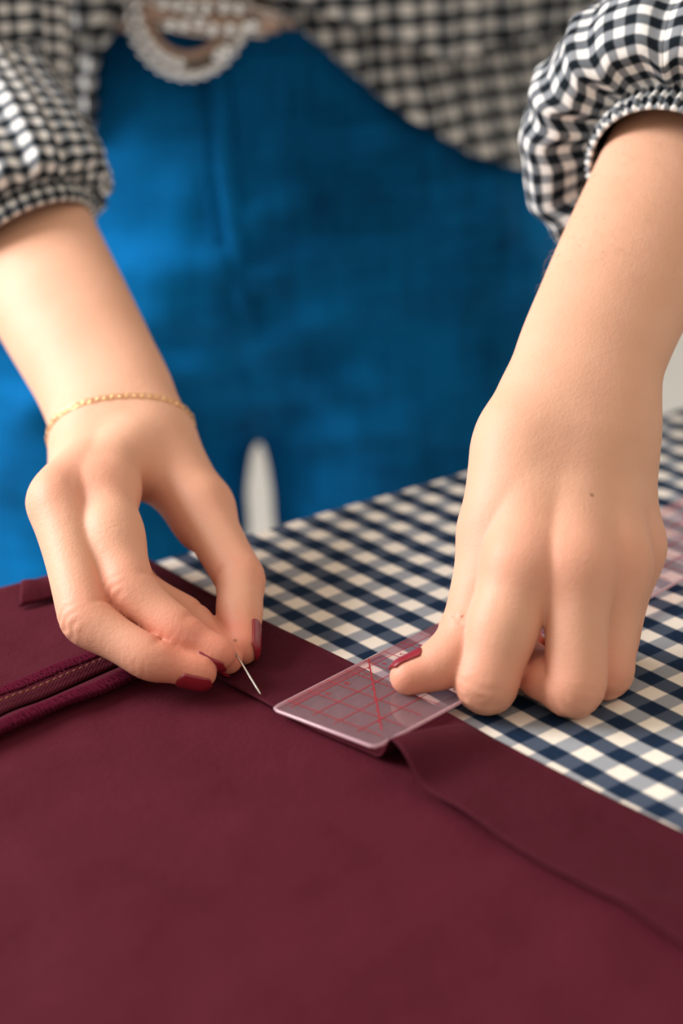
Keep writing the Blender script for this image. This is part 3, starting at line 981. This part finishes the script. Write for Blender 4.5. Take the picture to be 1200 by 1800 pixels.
def sleeve(name, axis, prof, nperiod, tone_seed, droop=None, tilt=0.0):
    """prof: (distance along axis, radius, pleat amplitude, pleat count) in metres"""
    ax = np.array(axis, float); seg = np.linalg.norm(np.diff(ax, axis=0), axis=1); cum = np.r_[0, np.cumsum(seg)]
    def cen(s): return np.array([np.interp(s, cum, ax[:, k]) + 0 for k in range(3)]) if s >= 0 else ax[0] + (ax[0] - ax[1]) / seg[0] * (-s)
    nth = 420
    T0 = unit(ax[1] - ax[0]); up = unit(np.array([0, 0, 1.0]) - T0 * T0[2])
    V = []; UV = []; vv = 0; last = None
    # densify profile
    P = []
    for a, b in zip(prof[:-1], prof[1:]):
        n = max(2, int(math.hypot(b[0] - a[0], b[1] - a[1]) / .0022))
        n = min(n, 40)
        for k in range(n):
            t = k / n; P.append(tuple(x + (y - x) * t for x, y in zip(a, b)))
    P.append(prof[-1])
    ph = [random.uniform(0, 6.28) for _ in range(8)]
    for (s, r, amp, cnt) in P:
        s_ = s
        c = cen(s_); T = unit(cen(s_ + .004) - cen(s_ - .004)); Nn = unit(up - T * (up @ T)); Bn = np.cross(T, Nn)
        if last is not None: vv += math.hypot(s - last[0], r - last[1]) / PER
        last = (s, r)
        for i in range(nth):
            th = 2 * math.pi * i / nth
            k = cnt + 0.0
            w = math.sin(15 * th + ph[0] + 1.3 * math.sin(3 * th + ph[1])) + .5 * math.sin(26 * th + ph[2] + 1.1 * math.sin(5 * th + ph[3]) + s * 12) + .5 * mnoise.noise((3 * math.cos(th), 3 * math.sin(th), s * 14 + tone_seed))
            if cnt > 40: w = math.sin(64 * th + ph[4]) + .25 * math.sin(29 * th)
            rr = r + amp * w + .0
            rr += (.06 * (r - .034) * mnoise.noise((1.6 * math.cos(th), 1.6 * math.sin(th), s * 9 + 7 + tone_seed)) if r > .034 else 0)
            dirn = math.cos(th) * Nn + math.sin(th) * Bn
            p = c + dirn * rr - T * (tilt * (dirn @ -FWD) * rr * max(0, 1 - max(0, s - .015) / .09))
            if droop is not None:
                k2 = max(0, r - .036) / .03 * max(0, dirn @ unit(droop)) * min(1, max(0, (.16 - s) / .08))
                p = p + np.asarray(droop) * min(k2, 1.2)
            V.append(p); UV.append((th / (2 * math.pi) * nperiod, vv))
    # uv seam: duplicate the first column
    n = len(P); V2 = []; U2 = []
    for j in range(n):
        V2 += V[j * nth:(j + 1) * nth] + [V[j * nth]]
        U2 += UV[j * nth:(j + 1) * nth] + [(nperiod, UV[j * nth][1])]
    o = mesh_obj(name, np.array(V2), grid_faces(nth + 1, n), M['blouse'], blouse, True, U2)
    solidify(o, .0007, 0)
    return o
mm = .001
axR = [J3(50, 432, .8405), J3(-40, 255, .90), EL_R, (EL_R + SH_R) / 2, SH_R]
axL = [J3(1172, 318, .745), J3(1265, 165, .79), EL_L, (EL_L + SH_L) / 2, SH_L]
sleeve('sleeve', axR, [(0, .0318, 0, 60), (.0005, .0338, .0007, 60), (.006, .0348, .0008, 60), (.013, .0340, .0008, 60), (.0145, .0350, .0010, 24),
                       (.013, .040, .0016, 24), (.017, .0460, .0024, 24), (.032, .0500, .0014, 24), (.055, .0510, .0014, 24), (.085, .049, .0014, 24), (.13, .052, .0030, 24), (.20, .060, .0030, 24), (.40, .075, .0030, 24)], 36, 1.0, tilt=.85)
sleeve('sleeve', axL, [(0, .0318, 0, 60), (.0005, .0338, .0007, 60), (.006, .0346, .0008, 60), (.012, .0340, .0008, 60), (.0135, .0350, .0010, 24),
                       (.010, .042, .0018, 24), (.007, .050, .0024, 24), (.009, .0570, .0014, 24), (.018, .0640, .0014, 24), (.034, .0680, .0014, 24), (.060, .0620, .0014, 24), (.10, .054, .0030, 24), (.20, .055, .0030, 24), (.40, .075, .0030, 24)], 40, 5.0,
       droop=cdir(-.6, .75, .2) * .024)

def hit_cyl(u, v, a, b):
    """front of the vertical elliptic cylinder round the trunk, seen at a pixel"""
    k = RIGHT * ((u - 600) / FPX) + DOWN * ((v - 900) / FPX) + FWD
    ox, oy = (CAM[0] - XB) / a, (CAM[1] - YC) / b; dx, dy = k[0] / a, k[1] / b
    A = dx * dx + dy * dy; Bq = ox * dx + oy * dy; Cq = ox * ox + oy * oy - 1
    disc = Bq * Bq - A * Cq
    if disc < 0: return None
    p = CAM + k * ((-Bq - math.sqrt(disc)) / A)
    return math.atan2((p[0] - XB) / a, -(p[1] - YC) / b), p[2]

def skirt_layer(name, a, b, edge_px, ztop, ta, tb, zl, zr, seed, flare, tuck):
    pts = [hit_cyl(u, v, a, b) for u, v in edge_px]
    pts = sorted([p for p in pts if p is not None])
    al = [-math.pi, pts[0][0] - .35] + [p[0] for p in pts] + [pts[-1][0] + .35, math.pi]
    zz = [zl, zl] + [p[1] for p in pts] + [zr, zr]
    nth = 640; nr = 46; V = []; UV = []
    ph = [random.uniform(0, 6.28) for _ in range(4)]
    for j in range(nr):
        for i in range(nth + 1):
            th = -math.pi + 2 * math.pi * i / nth
            ze = np.interp(th, al, zz)
            h = j / (nr - 1)
            hh = min(1, h / .9)
            z = ztop + (ze - ztop) * hh
            k = hh ** flare
            ra = ta + (a - ta) * k; rb = tb + (b - tb) * k
            if h > .9:                        # turned in at the lower edge
                q = (h - .9) / .1
                ra -= tuck * q * q; rb -= tuck * q * q; z += .004 * q
            w = math.sin(58 * th + ph[0] + 2 * math.sin(5 * th + ph[1])) + .6 * math.sin(31 * th + ph[2] + 1.5 * math.sin(4 * th))
            w = w * .0030 * (.4 + .6 * hh) + .010 * mnoise.noise((5 * math.cos(th), 5 * math.sin(th), z * 16 + seed))
            V.append((XB + (ra + w) * math.sin(th), YC - (rb + w) * math.cos(th), z))
            UV.append((i / nth * 98, (ztop - z) / .0118))
    o = mesh_obj(name, np.array(V), grid_faces(nth + 1, nr), M['blouse'], blouse, True, UV)
    solidify(o, .0008, 0)
    return o
hemR = [(520, 45), (560, 80), (600, 115), (650, 155), (700, 193), (760, 236), (830, 270), (900, 293), (960, 300), (1040, 300)]
hemL = [(140, 240), (150, 175), (165, 125), (190, 75), (212, 30), (225, -20)]
skirt_layer('peplum', .205, .135, hemL + [(300, -70), (440, -30)] + hemR, .215, .178, .112, .05, .05, 2.0, .8, .012)
skirt_layer('bodice', .222, .152, [(150, 60), (190, 20), (215, -30), (330, -80), (440, -50), (500, -5), (560, 22), (640, 50), (720, 80), (790, 108), (835, 100), (880, 75), (960, 70)],
            .50, .20, .13, .17, .17, 9.0, .7, .030)

# ----------------------------------------------------------------- belt with its jewelled buckle
belt = bpy.data.objects.new('belt', None); COL.objects.link(belt); belt.parent = person
belt['label'] = 'pale rose leather belt with a beaded silver ring buckle'
V = []; nth = 160
for z, dr in ((.171, 0), (.173, .003), (.185, .004), (.202, .003), (.204, 0)):
    for i in range(nth):
        th = 2 * math.pi * i / nth
        V.append((XB + (.167 + dr) * math.sin(th), YC - (.1125 + dr) * math.cos(th), z))
o = mesh_obj('strap', np.array(V), grid_faces(nth, 5, True), M['rose'], belt); solidify(o, .003, 0)
def belt_pt(u, v, lift): 
    h = hit_cyl(u, v, .170 + lift, .1155 + lift)
    th, z = h
    return np.array([XB + (.170 + lift) * math.sin(th), YC - (.1155 + lift) * math.cos(th), z])
def ring_px(cx, cy, rx, ry, t): return cx + rx * math.cos(t), cy + ry * math.sin(t)
ts = np.linspace(0, 2 * math.pi, 73)[:-1]
def ring(name, cx, cy, rx, ry, rad, lift, mat):
    pts = [belt_pt(*ring_px(cx, cy, rx, ry, t), lift) for t in np.linspace(0, 2 * math.pi, 90)]
    V_, F_ = tube_arrays(pts, rad, 10, False)
    return mesh_obj(name, np.array(V_), F_, mat, belt)
CX, CY = 330, 2
ring('ring_band', CX, CY, 90, 110, .0040, .012, M['dark_silver'])
ring('ring_rim', CX, CY, 76, 94, .0022, .014, M['rose'])
bead_me = None
def bead(p, r, mat=M['crystal'], par=belt, name='bead'):
    global bead_me
    if bead_me is None:
        V = [(0, 0, 1)]; n = 10; F = []
        for j in range(1, 6):
            a = math.pi * j / 6
            for i in range(n): V.append((math.sin(a) * math.cos(2 * math.pi * i / n), math.sin(a) * math.sin(2 * math.pi * i / n), math.cos(a)))
        V.append((0, 0, -1))
        for i in range(n):
            F.append((0, 1 + i, 1 + (i + 1) % n)); F.append((len(V) - 1, len(V) - 2 - i, len(V) - 2 - (i + 1) % n))
        for j in range(4):
            for i in range(n):
                F.append((1 + j * n + i, 1 + (j + 1) * n + i, 1 + (j + 1) * n + (i + 1) % n, 1 + j * n + (i + 1) % n))
        t = mesh_obj('bead', V, F, mat); bead_me = t.data; bpy.data.objects.remove(t)
    o = bpy.data.objects.new(name, bead_me); COL.objects.link(o); o.parent = par
    o.location = p; o.scale = (r, r, r)
    return o
for t in np.linspace(0, 2 * math.pi, 35)[:-1]:
    bead(belt_pt(*ring_px(CX, CY, 107, 131, t), .013), .0036)
for t in np.linspace(math.pi * .55, math.pi * 1.35, 12):
    bead(belt_pt(*ring_px(CX, CY, 90, 110, t), .018), .0036)
# knotted strands through the ring
for px, r, mt in (([(250, -10), (300, 5), (370, 0), (440, 12), (500, 30)], .0062, 'silver'),
                  ([(255, 15), (310, 30), (370, 38), (420, 38), (490, 42)], .0058, 'rose'),
                  ([(275, 38), (330, 50), (385, 56), (420, 50), (470, 56)], .0050, 'silver'),
                  ([(405, 20), (408, 55), (398, 85), (380, 95)], .0042, 'silver')):
    P = [belt_pt(u, v, .013) for u, v in px]
    c = Chain(P, [r] * len(P), [(0, -1, 0)] * len(P), ds=.003, sig=.008)
    V_, F_ = tube_arrays(list(c.C), list(c.R * .9), 10)
    mesh_obj('strand', np.array(V_), F_, M[mt], belt)
for (u, v) in [(300, 42), (324, 42), (335, 14), (362, 14), (394, 12), (420, 14), (288, 5), (374, 50), (404, 50), (398, 88), (384, 96), (432, 48), (312, 8), (350, 40), (446, 44)]:
    bead(belt_pt(u, v, .021), .0038)

# ----------------------------------------------------------------- pin
def build_pin():
    a = at(405, 1135, .667); b = at_z(458, 1221, .0052)
    root = thing('sewing_pin', 'fine steel sewing pin held between thumb and fingertips', 'pin')
    L = b - a
    V_, F_ = tube_arrays([a, a + L * .5, a + L * .86, a + L * .97, b], [.00042, .00042, .00040, .00028, .00006], 10)
    mesh_obj('shaft', np.array(V_), F_, M['steel'], root)
    d = unit(L)
    V_, F_ = tube_arrays([a - d * .0008, a - d * .0006, a - d * .0002, a], [.0002, .0008, .0008, .0004], 10)
    mesh_obj('pin_head', np.array(V_), F_, M['steel'], root)
build_pin()

# ----------------------------------------------------------------- bracelet
def build_bracelet():
    root = thing('chain_bracelet', 'thin gold chain bracelet round the wrist of the pinning hand', 'bracelet')
    p1 = J3(112, 752, .753); p2 = J3(235, 683, .738); p3 = J3(342, 742, .757)
    n = unit(np.cross(p2 - p1, p3 - p1))
    ax = arm_R.fore
    k = np.argmin(np.abs((ax.C - p1) @ n)); c = ax.C[k] - n * ((ax.C[k] - p1) @ n)
    e1 = unit(p2 - c - n * ((p2 - c) @ n)); e2 = np.cross(n, e1)
    tt = np.linspace(0, 2 * math.pi, 181)[:-1]
    dd = e1[None] * np.cos(tt)[:, None] + e2[None] * np.sin(tt)[:, None]
    lo_ = np.full(180, .005); hi_ = np.full(180, .055)
    for _ in range(16):
        md = (lo_ + hi_) / 2; ins = arm_R.f(c + dd * md[:, None]) < .0006
        lo_ = np.where(ins, md, lo_); hi_ = np.where(ins, hi_, md)
    pts = c + dd * md[:, None]
    for _ in range(6): pts = (np.roll(pts, 1, 0) + pts * 2 + np.roll(pts, -1, 0)) / 4
    seg = np.linalg.norm(np.roll(pts, -1, 0) - pts, axis=1); cum = np.r_[0, np.cumsum(seg)]; tot = cum[-1]
    cl = np.vstack([pts, pts[:1]])
    me = None; nl = 58
    for i in range(nl):
        s = tot * i / nl
        p = np.array([np.interp(s, cum, cl[:, q]) for q in range(3)])
        p2_ = np.array([np.interp((s + .001) % tot, cum, cl[:, q]) for q in range(3)])
        T = unit(p2_ - p); out = unit(p - c); out = unit(out - T * (out @ T)); sd = np.cross(T, out)
        if me is None:
            loop = [(0.0017 * math.cos(t), .0010 * math.sin(t), 0) for t in np.linspace(0, 2 * math.pi, 17)[:-1]]
            V_, F_ = tube_arrays(loop + [loop[0]], .00026, 6, False)
            o = mesh_obj('link', np.array(V_), F_, M['gold'], root); me = o.data
        else:
            o = bpy.data.objects.new('link', me); COL.objects.link(o); o.parent = root
        a, b = (out, sd) if i % 2 else (unit(out + sd * .35), unit(sd - out * .35))
        mt = Matrix.Identity(4)
        for q in range(3): mt[q][0] = T[q]; mt[q][1] = b[q]; mt[q][2] = a[q]; mt[q][3] = p[q]
        o.matrix_world = mt
build_bracelet()

# ----------------------------------------------------------------- fine arm hair on the left forearm
def arm_hair():
    J = Joiner(); c = arm_L.fore
    n = 330
    K = np.random.randint(int(len(c.C) * .30), int(len(c.C) * .80), n); th = np.random.uniform(-2.0, .9, n)
    sg = np.where((c.L[K] @ RIGHT) > 0, 1, -1)
    dd = np.cos(th)[:, None] * c.D[K] + (np.sin(th) * sg)[:, None] * c.L[K]
    lo_ = np.full(n, .005); hi_ = np.full(n, .06)
    for _ in range(16):
        md = (lo_ + hi_) / 2; ins = arm_L.f(c.C[K] + dd * md[:, None]) < 0
        lo_ = np.where(ins, md, lo_); hi_ = np.where(ins, hi_, md)
    for i in range(n):
        k = K[i]; d = dd[i]; p = c.C[k] + d * md[i]
        g = unit(-c.T[k] * .8 + d * .45 + np.random.randn(3) * .22); ln = random.uniform(.004, .0085)
        q = [p - d * .0004, p + g * ln * .5, p + unit(g - d * .35) * ln]
        J.add(*tube_arrays(q, [.000035, .00003, .000012], 3, False))
    o = J.build('arm_hair', M['hair'], person); o['kind'] = 'stuff'; o['label'] = 'fine fair hairs on the forearm'
arm_hair()
bpy.context.view_layer.update()
